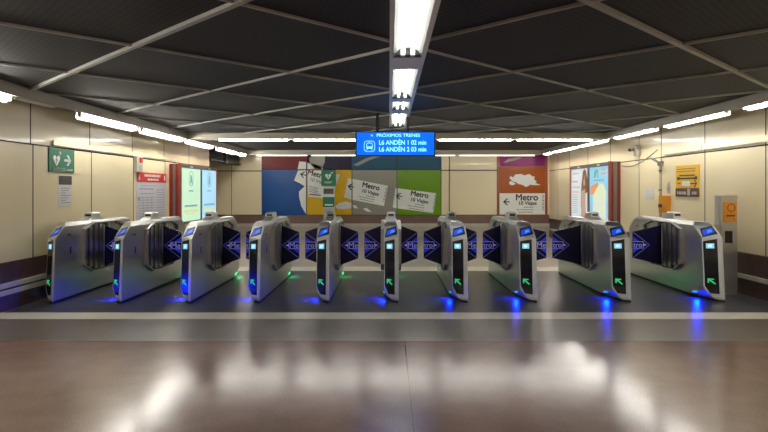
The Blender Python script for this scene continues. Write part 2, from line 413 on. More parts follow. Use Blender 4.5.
for x0, x1, lb in ((-3.6,-2.1,'leftmost lit tube lamp along the cross beam'), (-2.03,-.55,'lit tube lamp along cross beam, just left of the blue display'),
                   (-.48,.95,'lit tube lamp along cross beam, behind the blue display'), (1.02,2.6,'lit tube lamp along cross beam, just right of the blue display'), (2.67,4.3,'rightmost lit tube lamp along the cross beam')):
    batten('tube_lamp', (x0+x1)/2, YF+.14, 2.50, x1-x0, 'x', lb, 'lamp', 'tube lamps along the cross beam', 'tubef', r=.013)
for x0, x1, lb in ((-4.0,-2.45,'lit tube lamp above the blue mural panel'), (-2.35,-.95,'lit tube lamp above the violet and yellow mural panels'),
                   (-.85,.55,'lit tube lamp above the grey mural panel'), (.65,2.0,'lit tube lamp above the green mural panel'), (2.1,4.4,'lit tube lamp above the orange mural by the back wall')):
    batten('tube_lamp', (x0+x1)/2, 16.72, 2.49, x1-x0, 'x', lb, 'lamp', 'tube lamps along the back wall', 'tubeb', r=.012)
# centre line recessed luminaires
def luminaire(y0, y1, label, n_h=1):
    t = empty('ceiling_luminaire', (.155, y0, 2.56)); L = y1-y0; z1 = .079
    mb = MB(); mb.box(-.15, -.125, 0, L, 0, z1); mb.box(.12, .15, 0, L, 0, z1); mb.box(-.125, .12, 0, .03, 0, z1); mb.box(-.125, .12, L-.03, L, 0, z1); mb.box(-.125, .12, .03, L-.03, .062, z1)
    mb.build('housing', M['white'], t)
    r = MB(); r.loft([[(-.123,.03,.002),(-.118,.03,.002),(-.055,.03,.060),(-.06,.03,.060)], [(-.123,L-.03,.002),(-.118,L-.03,.002),(-.055,L-.03,.060),(-.06,L-.03,.060)]])
    r.loft([[(.118,.03,.002),(.113,.03,.002),(.055,.03,.060),(.06,.03,.060)], [(.118,L-.03,.002),(.113,L-.03,.002),(.055,L-.03,.060),(.06,L-.03,.060)]])
    r.build('reflector', M['offwhite'], t)
    for x in (-.04, .04):
        tb = MB(); tb.cyl((x, .05, .03), (x, L-.13, .03), .013, 12); tb.build('tube', M['tubec'], t, smooth=True)
    e = MB(); e.loft([[(-.10,L-.14,.004),(.10,L-.14,.004),(.07,L-.14,.055),(-.07,L-.14,.055)], [(-.115,L-.04,.004),(.108,L-.04,.004),(.085,L-.04,.055),(-.085,L-.04,.055)]])
    e.build('end_piece', M['black'], t, label='black end piece')
    for x in (-.04, .04): MB().box(x-.018, x+.018, L-.145, L-.09, -.002, .05).build('lamp_holder', M['white'], t)
    return tag(t, label, 'lamp', 'luminaires on the centre line of the ceiling')
luminaire(1.2, 2.85, 'twin-tube ceiling luminaire out of view over the viewer')
luminaire(3.05, 4.70, 'largest twin-tube ceiling luminaire, cut off by the top edge')
luminaire(5.08, 6.80, 'twin-tube ceiling luminaire on centre line, second from the viewer')
luminaire(6.98, 7.78, 'short twin-tube ceiling luminaire just before the blue display')
luminaire(8.05, 9.75, 'twin-tube ceiling luminaire partly hidden by the blue display')
mb = MB()
for a, b in ((2.85,3.05),(4.70,5.08),(6.80,6.98),(7.78,8.05)): mb.box(.005, .305, a+.002, b-.002, 2.562, ZC)
struct(mb.build('trim_12', M['white']))

# ------------------------------------------------------------------ fare gates
W2, GL = .0925, 2.48
DG = .155
def zb_(u): return .822            # crease under the display
def fz(z, u=1.0):
    k = zb_(u)
    if z <= k: return .06*max(0, z-.03)/(k-.03)
    if z <= .97: return .06 + .19*(z-k)/(.97-k)
    return .25 + .08*(z-.97)/.05
def loop(z, w, k, ch):
    """plan outline at height z; ch = 1 at the floor where the left front corner is cut away; z None: the slanting crease"""
    z1 = z if z is not None else zb_(1); z0 = z if z is not None else zb_(0)
    P1 = (w, fz(z1, 1)); P2 = (-w, fz(z0, 0) + DG*(w/W2))
    a = .52*ch; P2a = (P2[0] + (P1[0]-P2[0])*(a+.02), P2[1] + (P1[1]-P2[1])*(a+.02)); P2b = (-w, P2[1] + .012 + .33*ch)
    half = [(*P1, z1), (*P2a, z0), (*P2b, z0)]
    return half + [(-x, GL-y, q) for x, y, q in half]
g = MB(); g.loft([loop(.03, W2, 0, 1), loop(.135, W2, 0, 0), loop(None, W2, 0, 0), loop(.97, W2, 0, 0), loop(1.02, .066, 0, 0)])
R = empty('fare_gate')
g.build('body', M['steel'], R, bevel=.005)
p = MB(); 
lp = [(x*.96, y, 0) for x, y, z in loop(.03, W2, 0, 1)]
p.loft([lp, [(x, y, .03) for x, y, z in lp]]); p.build('plinth', M['black'], R, label='black plinth')
def facept(u, z, d=0.0):
    """u 0 left .. 1 right on the angled front face"""
    f = fz(z, u); x = -W2 + 2*W2*u; y = f + DG*(1-u)
    n = Vector((-DG, -2*W2, .0)).normalized()
    if z > .84: pass
    return Vector((x, y, z)) + n*d
def slab(mb, pts, d0, d1, mi=0):
    """thin slab over quad/poly given as (u,z)"""
    a = [facept(u, z) for u, z in pts]
    n = (a[1]-a[0]).cross(a[-1]-a[0]).normalized()
    if n.y > 0: n = -n
    mb.loft([[q + n*d0 for q in a], [q + n*d1 for q in a]], mi)
def end_parts():
    out = []
    ff = MB(); slab(ff, [(.0,.175),(.37,.055),(.995,.055),(.995,.822),(.0,.822)], -.004, .002); slab(ff, [(.0,.822),(.995,.822),(.995,.966),(.0,.966)], -.004, .002)
    out.append(ff.build('front_frame', M['frame'], R, label='pale silver front frame'))
    fr = MB(); slab(fr, [(.065,.19),(.30,.10),(.75,.10),(.75,.812),(.065,.772)], -.004, .004)
    o = fr.build('front_panel', M['blackglass'], R, label='black glass front panel'); out.append(o)
    c = MB(); slab(c, [(.20,.680),(.60,.686),(.60,.752),(.20,.744)], .004, .007); slab(c, [(.31,.699),(.49,.702),(.49,.734),(.31,.730)], .007, .008, 1)
    o2 = c.build('card_reader', [M['reader'], M['readerw']], o, label='glowing pale blue card reader')
    a = MB()
    cx, cz, q = .40, .255, .045
    def P(a_, b_): return (cx + a_*q/.185, cz + b_*q)
    slab(a, [P(-.8,.8), P(.5,.8), P(.5,.5), P(-.8,.5)], .004, .007); slab(a, [P(-.8,.5), P(-.5,.5), P(-.5,-.5), P(-.8,-.5)], .004, .007)
    slab(a, [P(-.5,.5), P(-.22,.5), P(.85,-.55), P(.60,-.8), P(-.5,.22)], .004, .007)
    a.build('arrow_light', M['greenled'], o, label='green lit arrow')
    s = MB(); slab(s, [(.05,.824),(.93,.872),(.88,.968),(.20,.930)], -.004, .004)
    o3 = s.build('display_frame', M['black'], R, label='black display frame'); out.append(o3)
    s = MB(); slab(s, [(.15,.838),(.82,.893),(.80,.945),(.25,.910)], .004, .006); slab(s, [(.42,.872),(.74,.898),(.72,.925),(.50,.908)], .006, .0065, 1)
    s.build('display', [M['bluescreen'], M['bluescreen2']], o3, label='lit blue display')
    return out
fronts = end_parts()
for o in fronts:
    c = copy_tree(o, R); c.rotation_euler.z = PI; c.location = (0, GL, 0)
# led bars on the cut-away corners
def led(m):
    mb = MB()
    l0 = [Vector(p) for p in loop(.03, W2, 0, 1)]; l1 = [Vector(p) for p in loop(.135, W2, 0, 0)]
    # the sloping facet between P2a, P2b (floor) and the corner above
    a, b, c = l0[1], l0[2], (l1[1]+l1[2])/2
    n = (b-a).cross(c-a).normalized()
    if n.z > 0: n = -n
    base = lambda s, t: a + (b-a)*s + (c-a)*t
    q = [base(.50,.42), base(.74,.30), base(.70,.42), base(.46,.54)]
    mb.loft([[p - n*.004 for p in q], [p + n*.006 for p in q]])
    return mb.build('led_light', m, R)
lb = led(M['ledblue']); lb['label'] = 'glowing blue light under the front corner'
def lamp(name, col, power, loc):
    l = bpy.data.lights.new(name, 'SPOT'); l.color = col; l.energy = power; l.shadow_soft_size = .03; l.spot_size = 2.7; l.spot_blend = .6
    o = bpy.data.objects.new(name, l); COL.objects.link(o); o.parent = R; o.location = loc
    o.rotation_euler = Vector((-.8 if loc[0] < 0 else .8, -.15 if loc[0] < 0 else .15, -.75)).to_track_quat('-Z', 'Y').to_euler(); return o
lamp('led_glow', (.0, .012, 1), 14, (-.11, .29, .07)); lamp('led_glow', (.0, 1, .22), 3.5, (.11, GL-.29, .07))
lg = led(M['ledgreen']); lg.rotation_euler.z = PI; lg.location = (0, GL, 0); lg['label'] = 'glowing green light under the rear corner'
# keyhole slots on the sides
def slots():
    mb = MB(); mb.box(W2-.002, W2+.002, .33, .41, .845, .862); mb.box(W2-.002, W2+.002, .385, .415, .60, .69)
    return mb.build('side_slot', M['black'], R, label='dark slots')
sl = slots(); sl2 = sl.copy(); COL.objects.link(sl2); sl2.rotation_euler.z = PI; sl2.location = (0, GL, 0)
# top cap
c = MB(); yc = GL/2-.12
c.loft([[(-.066,yc-.24,1.02),(.066,yc-.24,1.02),(.066,yc+.24,1.02),(-.066,yc+.24,1.02)], [(-.062,yc-.115,1.06),(.062,yc-.115,1.06),(.062,yc+.115,1.06),(-.062,yc+.115,1.06)], [(-.060,yc-.11,1.11),(.060,yc-.11,1.11),(.060,yc+.11,1.11),(-.060,yc+.11,1.11)], [(-.045,yc-.095,1.125),(.045,yc-.095,1.125),(.045,yc+.095,1.125),(-.045,yc+.095,1.125)]])
cap = c.build('top_cap', M['lightsteel'], R, bevel=.004)
c = MB(); c.box(-.040, .040, yc-.118, yc-.09, 1.070, 1.100); c.build('sensor_slot', M['black'], cap, label='dark sensor slot')
# door housings
YC = GL/2
def door_housing():
    mb = MB(); d = .052
    def octo(w, zi): return [(YC-w, .41), (YC-w+.22, .29+zi), (YC+w-.22, .29+zi), (YC+w, .41), (YC+w, .905), (YC+w-.26, .985-zi), (YC-w+.26, .985-zi), (YC-w, .905)]
    o = octo(.57, 0); i = [(YC-.556, .42), (YC-.345, .303), (YC+.345, .303), (YC+.556, .42), (YC+.556, .895), (YC+.302, .968), (YC-.302, .968), (YC-.556, .895)]
    mb.prism([(W2-.001, y, z) for y, z in i], (.006, 0, 0), 1)
    for k in range(8):
        j = (k+1) % 8
        mb.prism([(W2-.001, o[k][0], o[k][1]), (W2-.001, o[j][0], o[j][1]), (W2-.001, i[j][0], i[j][1]), (W2-.001, i[k][0], i[k][1])], (d, 0, 0), 0)
    h = mb.build('door_housing', [M['steel'], M['black']], R)
    for s in (-1, 1):
        for k, (a, w, dd) in enumerate(((.475,.075,.016), (.365,.09,.026), (.245,.09,.036), (.12,.10,.046))):
            r = MB(); y0 = YC+s*a-w/2
            zt = .962 - max(0, (abs(a)-.25))*.25; zb = .315 + max(0, (abs(a)-.30))*.5
            r.box(W2+.005, W2+dd, y0, y0+w, zb+.004, zt-.004); r.build('rib', M['steelrib'], h, bevel=.004)
    return h
hr = door_housing()
hl = copy_tree(hr, R); hl.rotation_euler.z = PI; hl.location = (0, GL, 0)
# door leaves
def leaf(w, side):
    """side +1: hinged on the gate's right ('Me'), -1: on its left ('tro')"""
    x0 = W2 + .035; xe = x0 + w; C = xe + .042; zc = .622
    def X(v): return side*v
    mb = MB(); t = .012
    zt = lambda x: .92 - .10*(x-x0)/w; zb = lambda x: .325 + .10*(x-x0)/w
    mb.prism([(X(x0), YC-t, zb(x0)), (X(xe), YC-t, zb(xe)), (X(xe), YC-t, zt(xe)), (X(x0), YC-t, zt(x0))], (0, 2*t, 0))
    L = mb.build('door_leaf', M['navy'], R, label='navy glass door leaf with a blue rhombus emblem')
    y = YC-t
    def half(hw, hh, lim=None):
        # points of the rhombus part lying on this leaf
        return [(C-hw, 0), (xe, hh*(1-.042/hw)), (xe, -hh*(1-.042/hw))]
    f = MB(); q = half(.215, .155)
    f.prism([(X(a), y, zc+b) for a, b in q], (0, -.002, 0)); f.build('emblem_rhombus', M['logoblue'], L)
    l = MB(); hw, hh = .30, .235; lw = .016
    for sg in (1, -1):
        a0 = (C-hw, 0); b0 = (xe, sg*hh*(1-.042/hw))
        l.prism([(X(a0[0]), y, zc+a0[1]), (X(b0[0]), y, zc+b0[1]), (X(b0[0]), y, zc+b0[1]-sg*lw), (X(a0[0]+lw*1.1), y, zc+a0[1])], (0, -.002, 0))
    l.build('emblem_line', M['logoline'], L)
    bxm = MB(); a0 = C-.20; bh = .052; e = .007
    def r4(a, b, c_, d_, dd=-.003, mi=0): bxm.prism([(X(a), y, zc+c_), (X(b), y, zc+c_), (X(b), y, zc+d_), (X(a), y, zc+d_)], (0, dd, 0), mi)
    r4(a0, xe, -bh, bh, -.003, 1)
    r4(a0, xe, bh-e, bh, -.004); r4(a0, xe, -bh, -bh+e, -.004); r4(a0, a0+e, -bh, bh, -.004)
    bxm.prism([(X(a0-.05), y, zc), (X(a0), y, zc+.02), (X(a0), y, zc-.02)], (0, -.003, 0))
    bxm.build('emblem_frame', [M['logotext'], M['navy']], L)
    if side > 0: text('lettering', 'Me', .115, M['logotext'], L, (xe-.004, y-.005, zc-.004), align='RIGHT', bold=0)
    else: text('lettering', 'tro', .105, M['logotext'], L, (-xe+.004, y-.005, zc-.004), align='LEFT', bold=0)
    # round hinge bar
    hb = MB(); hb.cyl((X(W2+.030), YC-.03, .30), (X(W2+.030), YC-.03, .95), .014, 12); hb.build('hinge_bar', M['lightsteel'], L, smooth=True)
    return L
leaves = {(.27, 1): leaf(.27, 1), (.27, -1): leaf(.27, -1), (.43, 1): leaf(.43, 1), (.43, -1): leaf(.43, -1)}
for L in leaves.values(): L.parent = None
rx = [.124 + .9066*k for k in range(-5, 3)] + [.124 + .9066*2 + 1.228, .124 + .9066*2 + 2*1.228]
rx[0] += .012
glab = ['steel fare gate against the left wall, leftmost of the row',
        'steel fare gate second from left, in front of the red-headed poster',
        'steel fare gate third from left, in front of the left twin screens',
        'steel fare gate fourth from left, in front of the blue mural panel',
        'steel fare gate in front of the green defibrillator totem',
        'steel fare gate seen end-on, between grey and green mural panels',
        'steel fare gate in front of the plain cream back panels, just right of centre',
        'steel fare gate in front of the orange mural with the white splash',
        'steel fare gate in front of the backlit poster case',
        'steel fare gate beside the silver help column, rightmost of the row']
def kill(o):
    for ch in list(o.children): kill(ch)
    bpy.data.objects.remove(o)
gates = []
for i, x in enumerate(rx):
    G = copy_tree(R); zr = 7.15 - .012*(9-i); G.location = (x*zr/7.25-W2, zr, 0)
    tag(G, glab[i], 'ticket gate', 'fare gates in a row across the station hall')
    rw = None if i == 9 else (.43 if i in (7, 8) else .27)
    lw = None if i == 0 else (.43 if i in (8, 9) else .27)
    if rw: copy_tree(leaves[(rw, 1)], G)
    if lw: copy_tree(leaves[(lw, -1)], G)
    for ch in list(G.children):
        if i == 0 and ch.type == 'LIGHT' and ch.location.y < 1: bpy.data.objects.remove(ch); continue
        if ch.name.startswith('door_housing'):
            left = abs(ch.rotation_euler.z) > 1
            if (left and not lw) or (not left and not rw): kill(ch)
    gates.append(G)
kill(R)
for L in list(leaves.values()): kill(L)

# ------------------------------------------------------------------ blue hanging display
D = empty('hanging_display', (0, 8.4, 0))
P = Plane2((0, 0, 0), (1,0,0), (0,-1,0))
sx0, sx1, sz0, sz1 = -.51, .705, 1.965, 2.335
mb = MB(); mb.box(sx0, sx1, 0, .11, sz0, sz1); mb.build('cabinet', M['black'], D, bevel=.006)
mb = MB(); P.rect(mb, sx0+.022, sx1-.022, sz0+.014, sz1-.014, -.004, .004); mb.build('screen', M['displayblue'], D, label='lit blue screen')
for x in (-.175, .285):
    mb = MB(); mb.box(x-.022, x+.022, .03, .075, sz1, ZC); mb.build('hanger', M['black'], D, label='black hanger')
text('lettering', 'PRÓXIMOS TRENES', .068, M['displaytext'], D, (-.19, -.005, 2.275), bold=.0015, sx=1.12, label='small lit heading reading PRÓXIMOS TRENES')
mb = MB(); P.rect(mb, -.275, -.265, 2.26, 2.29, .004, .007); P.rect(mb, -.255, -.245, 2.26, 2.29, .004, .007); P.rect(mb, -.265, -.255, 2.27, 2.28, .004, .007); mb.build('heading_mark', M['displaytext'], D)
text('lettering', 'L6 ANDÉN 1 02 min', .098,  M['displaytext'], D, (-.155, -.005, 2.165), bold=.0028, sx=.86)
text('lettering', 'L6 ANDÉN 2 03 min', .098, M['displaytext'], D, (-.155, -.005, 2.062), bold=.0028, sx=.86)
mb = MB()
def circ(cx, cy, r, n=20, ry=None): return [(cx+r*math.cos(2*PI*k/n), cy+(ry or r)*math.sin(2*PI*k/n)) for k in range(n)]
icx, icz = -.295, 2.112
def rr(cx, cz, w, h, r, n=4):
    pts = []
    for (sx, sz, a0) in ((1,1,0),(-1,1,PI/2),(-1,-1,PI),(1,-1,1.5*PI)):
        for k in range(n+1):
            a = a0 + PI/2*k/n; pts.append((cx+sx*(w-r)+r*math.cos(a), cz+sz*(h-r)+r*math.sin(a)))
    return pts
P.ring(mb, rr(icx, icz, .085, .085, .045), rr(icx, icz, .073, .073, .035), .004, .007)
P.ring(mb, rr(icx, icz+.008, .048, .045, .02), rr(icx, icz+.008, .036, .033, .012), .004, .007)
P.rect(mb, icx-.048, icx+.048, icz-.035, icz-.002, .004, .007)
P.rect(mb, icx-.03, icx+.03, icz+.06, icz+.066, .004, .007)
P.poly(mb, [(icx-.05, icz-.06), (icx-.035, icz-.06), (icx-.02, icz-.035), (icx-.032, icz-.035)], .004, .007)
P.poly(mb, [(icx+.05, icz-.06), (icx+.035, icz-.06), (icx+.02, icz-.035), (icx+.032, icz-.035)], .004, .007)
mb.build('train_icon', M['displaytext'], D, label='pale blue train pictogram')
tag(D, 'blue lit train time display hanging from the ceiling', 'display')

# ------------------------------------------------------------------ murals on the back wall
def wp(px, py): return (bx(px), bz(py))
PM = Plane2((0, YB-.0, 0), (1,0,0), (0,-1,0))
MU = empty('wall_mural', (0, 0, 0)); MU.location = (0, 0, 0)
D0, D1 = 0.02, .034
def panel(px0, px1, py0, py1, m, par, label):
    mb = MB(); g = .5; a0, b1 = wp(px0+g*.6, py0+g*.5); a1, b0 = wp(px1-g*.6, py1-g*.5)
    PM.rect(mb, a0, a1, b0, b1, .0, D1); return mb.build('mural_panel', M[m], par, bevel=.004, label=label)
YT, YJ, YBt = 152.5, 169.8, 215.0
xs = [262, 306.8, 352, 397, 441]
ub = [('redenamel','dark red upper panel'), ('violet','dark violet upper panel'), ('teal','teal upper panel with a diagonal streak'), ('teal','plain teal upper panel')]
lbn = [('blueenamel','blue lower panel'), ('yellow','yellow lower panel'), ('grey','warm grey lower panel'), ('green','lime green lower panel')]
mp = {}
for k in range(4):
    mp['u%d'%k] = panel(xs[k], xs[k+1], YT, YJ, ub[k][0], MU, ub[k][1])
    mp['l%d'%k] = panel(xs[k], xs[k+1], YJ, YBt, lbn[k][0], MU, lbn[k][1])
def mpoly(name, pts, m, par, d=.003, label=None):
    mb = MB(); PM.poly(mb, [wp(*q) for q in pts], D1-.002, D1+d)
    return mb.build(name, M[m], par, label=label)
# pale silhouette and tilted ticket over the blue and yellow panels
mpoly('pale_figure', [(303,188),(306.2,184.5),(306.2,214),(304.8,212),(301.5,206),(299.3,197),(299.2,191.5)], 'ticket', mp['l0'], label='pale profile of a figure')
mpoly('pale_figure', [(309.5,158),(313,155),(322,154.5),(325,157),(325,162),(322,169),(315,169),(310,163)], 'grey', mp['u1'], label='grey rounded shape')
mpoly('pale_shape', [(335,206.5),(339,202.8),(346,201.5),(351.5,203),(351.5,208),(345,209.5),(338,209)], 'ticket', mp['l1'])
mpoly('pale_shape', [(352.6,205),(356,205.5),(358,208.5),(354,208)], 'ticket', mp['l2'])
mpoly('pale_shape', [(363,208.5),(367,208),(371.5,211.5),(368,211.8),(365,210.3)], 'ticket', mp['l2'])
mpoly('ticket_print', [(298.2,170.5),(306.2,170.3),(306.2,187.2),(300.5,183.5),(294.2,180.5)], 'ticket', mp['l0'], label='corner of the tilted white ticket')
mpoly('ticket_print', [(299.5,161.5),(306.2,162),(306.2,169.2),(297.8,169.2)], 'ticket', mp['u0'])
mpoly('ticket_print', [(307.5,162.8),(318,165.3),(323,168),(323,169.2),(307.5,169.2)], 'ticket', mp['u1'])
tk = mpoly('ticket_print', [(307.5,170.6),(322,170.6),(340,174.5),(331.5,199),(308.5,196.7)], 'ticket', mp['l1'], label='tilted white ticket with black lettering')
mpoly('red_line', [(309.5,193.6),(321,194.8),(320.8,196),(309.4,194.9)], 'red', tk)
def uw(a, b):
    p0 = Vector((*[wp(*a)[0]], 0, wp(*a)[1])); p1 = Vector((wp(*b)[0], 0, wp(*b)[1])); u = (p1-p0).normalized(); return u, Vector((-u.z, 0, u.x))
def at(px, py, d=D1+.004): x, z = wp(px, py); return (x, YB-d, z)
def barl(mb, x, y, u, w, L, h, d0=D1-.001, d1=D1+.0045):
    """printed line starting at pixel (x,y) on the back wall running along u"""
    o = Vector(at(x, y, d0)); u = Vector(u); w = Vector(w)
    mb.prism([o - w*h/2, o + u*L - w*h/2, o + u*L + w*h/2, o + w*h/2], (0, -(d1-d0), 0))
def ticket_content(par, ax, ay, u, w, scale=1.0, big=.22, code=True, ar=True, lead=.19, alen=.20):
    """Metro / 10 Viajes / small print, arrow left, bar code right; (ax, ay) = pixel of the middle of the word Metro"""
    u = Vector(u); w = Vector(w); s = scale; base = Vector(at(ax, ay))
    text('lettering', 'Metro', big*s, M['ink'], par, base, u=u, w=w, align='CENTER', bold=.008)
    text('lettering', '10 Viajes', .155*s, M['ink'], par, base - w*lead*s + u*.02, u=u, w=w, align='CENTER', bold=.005)
    mb = MB(); base2 = Vector((base.x, YB-D1+.001, base.z))
    rr_ = random.Random(3)
    for k, L in enumerate((.30, .52, .46)):
        o = base2 - w*(lead+.12+.075*k)*s + u*(.21*s-L*s)
        q = 0
        while q < L*s:
            e = min(L*s, q + rr_.uniform(.05,.12)*s)
            mb.prism([o + u*q - w*.013*s, o + u*(e-.015) - w*.013*s, o + u*(e-.015) + w*.013*s, o + u*q + w*.013*s], (0, -.0055, 0)); q = e
    if code:
        for k in range(9):
            o = base2 + u*.46*s + w*(.06-.055*k)*s
            mb.prism([o, o+u*.065*s, o+u*.065*s+w*(.02+.012*(k%2))*s, o+w*(.02+.012*(k%2))*s], (0, -.0055, 0))
    mb.build('small_print', M['greyink'], par)
    if ar:
        a = MB(); c = base2 - w*(lead*.75)*s - u*.62*s; L = alen*s; t = .035*s
        a.prism([c-u*L/2-w*t/2+u*.03, c+u*L/2-w*t/2, c+u*L/2+w*t/2, c-u*L/2+w*t/2+u*.03], (0, -.0055, 0))
        for q in (1, -1):
            a.prism([c-u*L/2, c-u*(L/2-.11*s)+w*q*.10*s, c-u*(L/2-.165*s)+w*q*.10*s, c-u*(L/2-.06*s)], (0, -.0055, 0))
        a.build('arrow', M['ink'], par, label='black arrow pointing left')
u, w = uw((307,173), (340,181.5))
text('lettering', 'Metro', .23, M['ink'], tk, at(317, 174.5), u=(w*-1).normalized()*1.0 if False else u, w=w, align='CENTER', bold=.006)
text('lettering', '10 Viajes', .15, M['ink'], tk, at(318.5, 181.5), u=u, w=w, align='CENTER')
mb = MB()
for k in range(4): barl(mb, 309, 186+k*1.7, u, w, .30-.04*(k%2), .02)
mb.build('small_print', M['greyink'], tk)
a = MB(); c = Vector(at(304, 174.8, D1-.001)); L = .24
a.prism([c-u*L/2-w*.015, c+u*L*.38-w*.015, c+u*L*.38+w*.015, c-u*L/2+w*.015], (0,-.0055,0))
for q in (1,-1): a.prism([c-u*L/2, c-u*(L/2-.11)+w*q*.10, c-u*(L/2-.15)+w*q*.10, c-u*(L/2-.06)], (0,-.0055,0))
a.build('arrow', M['ink'], tk, label='black arrow pointing left')
# second ticket: yellow/grey boundary
mpoly('ticket_print', [(348.3,178.2),(351.6,178.7),(351.6,199.6),(344.3,197.2)], 'ticket', mp['l1'])
t2 = mpoly('ticket_print', [(352.6,178.8),(388,185.8),(384,206),(352.6,199.8)], 'ticket', mp['l2'], label='tilted white ticket with black lettering')
u, w = uw((352.6,178.8), (388,186.8)); ticket_content(t2, 371, 186.5, u, w, .98)
# third ticket: grey/green boundary
mpoly('ticket_print', [(395.3,188.0),(396.6,188.2),(396.6,208.4),(392.8,207.2)], 'ticket', mp['l2'])
t3 = mpoly('ticket_print', [(397.6,188.2),(436,193.2),(433,212.8),(397.6,208.4)], 'ticket', mp['l3'], label='tilted white ticket with black lettering')
u, w = uw((397.6,188.2), (436,194.2)); ticket_content(t3, 419.5, 194.6, u, w, 1.0)
mpoly('pale_streak', [(353,165),(366,158.5),(372,156.5),(384,155.5),(370,160),(358,166)], 'grey', mp['u2'])
for o in list(MU.children): pass
tag(MU, 'coloured advertising mural of panels with tilted white tickets on back wall', 'mural')
OM = empty('wall_mural', (0, 0, 0))
mb = MB(); a0, b1 = wp(497.2, 152.5); a1, b0 = wp(547.3, 216)
PM.rect(mb, a0, a1, b0, b1, 0, .024); mb.build('backing_frame', M['brownmetal'], OM, label='brown edge frame')
mm = panel(499, 545, YT, 166.3, 'magenta', OM, 'magenta upper panel'); mo = panel(499, 545, 166.8, 214.6, 'orange', OM, 'orange panel')
spl = [(509,178),(510.5,176),(513,177.5),(515,174.5),(521,174),(524,175.5),(529,174),(532,176.3),(534.5,176.5),(533.8,179.5),(536.5,181.5),(535,183),(540.5,185),(534,185.2),(530,184.8),(526,187),(522,184.8),(518,184),(515.5,182),(512.5,181.5)]
mpoly('white_splash', spl, 'signwhite', mo, label='white splash of paint')
mpoly('white_splash', [(508.8,182),(511,181),(515.5,183.6),(513,185.3),(509.5,184.6)], 'signwhite', mo)
mpoly('pale_streak', [(503,163),(508,159),(517,157.5),(522,158),(514,160.5)], 'grey', mm)
os_ = mpoly('ticket_print', [(499.3,193.2),(544.6,193.2),(544.6,214.4),(499.3,214.4)], 'ticket', mo, label='white ticket with black lettering')
ticket_content(os_, 526.5, 197.6, (1,0,0), (0,0,1), 1.02, big=.27, lead=.17)
tag(OM, 'orange and magenta mural panel with a white splash and arrow on back wall', 'mural')

# ------------------------------------------------------------------ defibrillator totem
t = empty('defibrillator_totem', (-1.80, 16.5, 0)); YT_ = 16.5
def q(px, py): return ((px-389)*YT_/F + 1.80, EYE-(py-190)*YT_/F)
PT = Plane2((0,0,0), (1,0,0), (0,-1,0))
def tb(name, px0, px1, py0, py1, m, d0, d1, par=None, label=None):
    mb = MB(); a0, b1 = q(px0, py0); a1, b0 = q(px1, py1); mb.box(a0, a1, -d1, -d0, max(b0, 0), b1)
    return mb.build(name, M[m], par or t, bevel=.003, label=label)
tb('post', 323.5, 334.5, 186, 240, 'offwhite', -.14, .0)
sg = tb('sign_board', 321.5, 336, 170, 186, 'aedgreen', -.02, .03, label='green sign with a white heart')
heart = lambda cx, cy, s: [(cx, cy-s), (cx+.55*s, cy-.35*s), (cx+.95*s, cy+.25*s), (cx+.85*s, cy+.7*s), (cx+.45*s, cy+.85*s), (cx, cy+.45*s), (cx-.45*s, cy+.85*s), (cx-.85*s, cy+.7*s), (cx-.95*s, cy+.25*s), (cx-.55*s, cy-.35*s)]
mb = MB(); hx, hz = q(328.3, 176.5); PT.poly(mb, heart(hx, hz, .095), .03, .034); px_, pz_ = q(332, 172.8)
PT.rect(mb, px_-.03, px_+.03, pz_-.01, pz_+.01, .03, .034); PT.rect(mb, px_-.01, px_+.01, pz_-.03, pz_+.03, .03, .034)
PT.rect(mb, hx-.12, hx+.12, hz-.17, hz-.155, .03, .034); PT.rect(mb, hx-.09, hx+.09, hz-.20, hz-.19, .03, .034)
h_ = mb.build('heart_mark', M['signwhite'], sg)
mb = MB(); PT.poly(mb, [(hx+.01,hz+.05),(hx-.025,hz-.005),(hx+.0,hz-.005),(hx-.015,hz-.06),(hx+.03,hz+.01),(hx+.005,hz+.01)], .034, .037); mb.build('bolt_mark', M['aedgreen'], h_)
cb = tb('cabinet', 323, 334.5, 187, 208, 'paper', 0, .05, label='white cabinet with a photo')
tb('photo_print', 323.8, 333.8, 188.5, 194, 'photo', .05, .053, cb); tb('green_band', 323, 334.5, 197, 207.3, 'aedgreen', .05, .055, cb, label='green band')
mb = MB(); a, b = q(325, 204.8); c_, d_ = q(333, 204); PT.rect(mb, a, c_, b-.02, b+.02, .055, .058); mb.build('band_mark', M['signwhite'], cb)
tag(t, 'green and white defibrillator totem standing by the yellow mural panel', 'defibrillator')

# ------------------------------------------------------------------ wall signs, left wall  (reading direction on the left wall: +y)
PL = Plane2((XL, 0, 0), (0,1,0), (1,0,0))
def lw(px, py): y = 4.6*F/(389-px); return (y, EYE-(py-190)*y/F)
s = empty('defibrillator_sign', (XL, 7.79, 1.86))
def loc_plane(e, u, n): return Plane2((0,0,0), u, n)
PS = loc_plane(s, (0,1,0), (1,0,0))
mb = MB(); PS.rect(mb, -.30, .30, -.165, .165, -.004, .014); bd = mb.build('board', M['aedgreen'], s, bevel=.002)
mb = MB(); PS.poly(mb, heart(-.135, .0, .082), .014, .017); PS.rect(mb, -.075, -.025, .098, .112, .014, .017); PS.rect(mb, -.057, -.043, .08, .13, .014, .017)
hm = mb.build('heart_mark', M['signwhite'], s)
mb = MB(); PS.poly(mb, [(-.125,.05),(-.155,0),(-.135,0),(-.15,-.05),(-.11,.01),(-.13,.01)], .017, .019); mb.build('bolt_mark', M['aedgreen'], hm)
mb = MB(); arrow(PS, mb, .13, .01, .18, s=1, d0=.014, d1=.017, th=.2, head=.42); mb.build('arrow', M['signwhite'], s, label='white arrow pointing right')
text('lettering', 'Desfibrilador', .062, M['signwhite'], s, (.017, -.23, -.125), u=(0,1,0), bold=.001)
mb = MB(); PS.rect(mb, .12, .17, -.135, -.115, .014, .017); PS.rect(mb, .18, .25, -.135, -.115, .014, .017); mb.build('small_print', M['signwhite'], s)
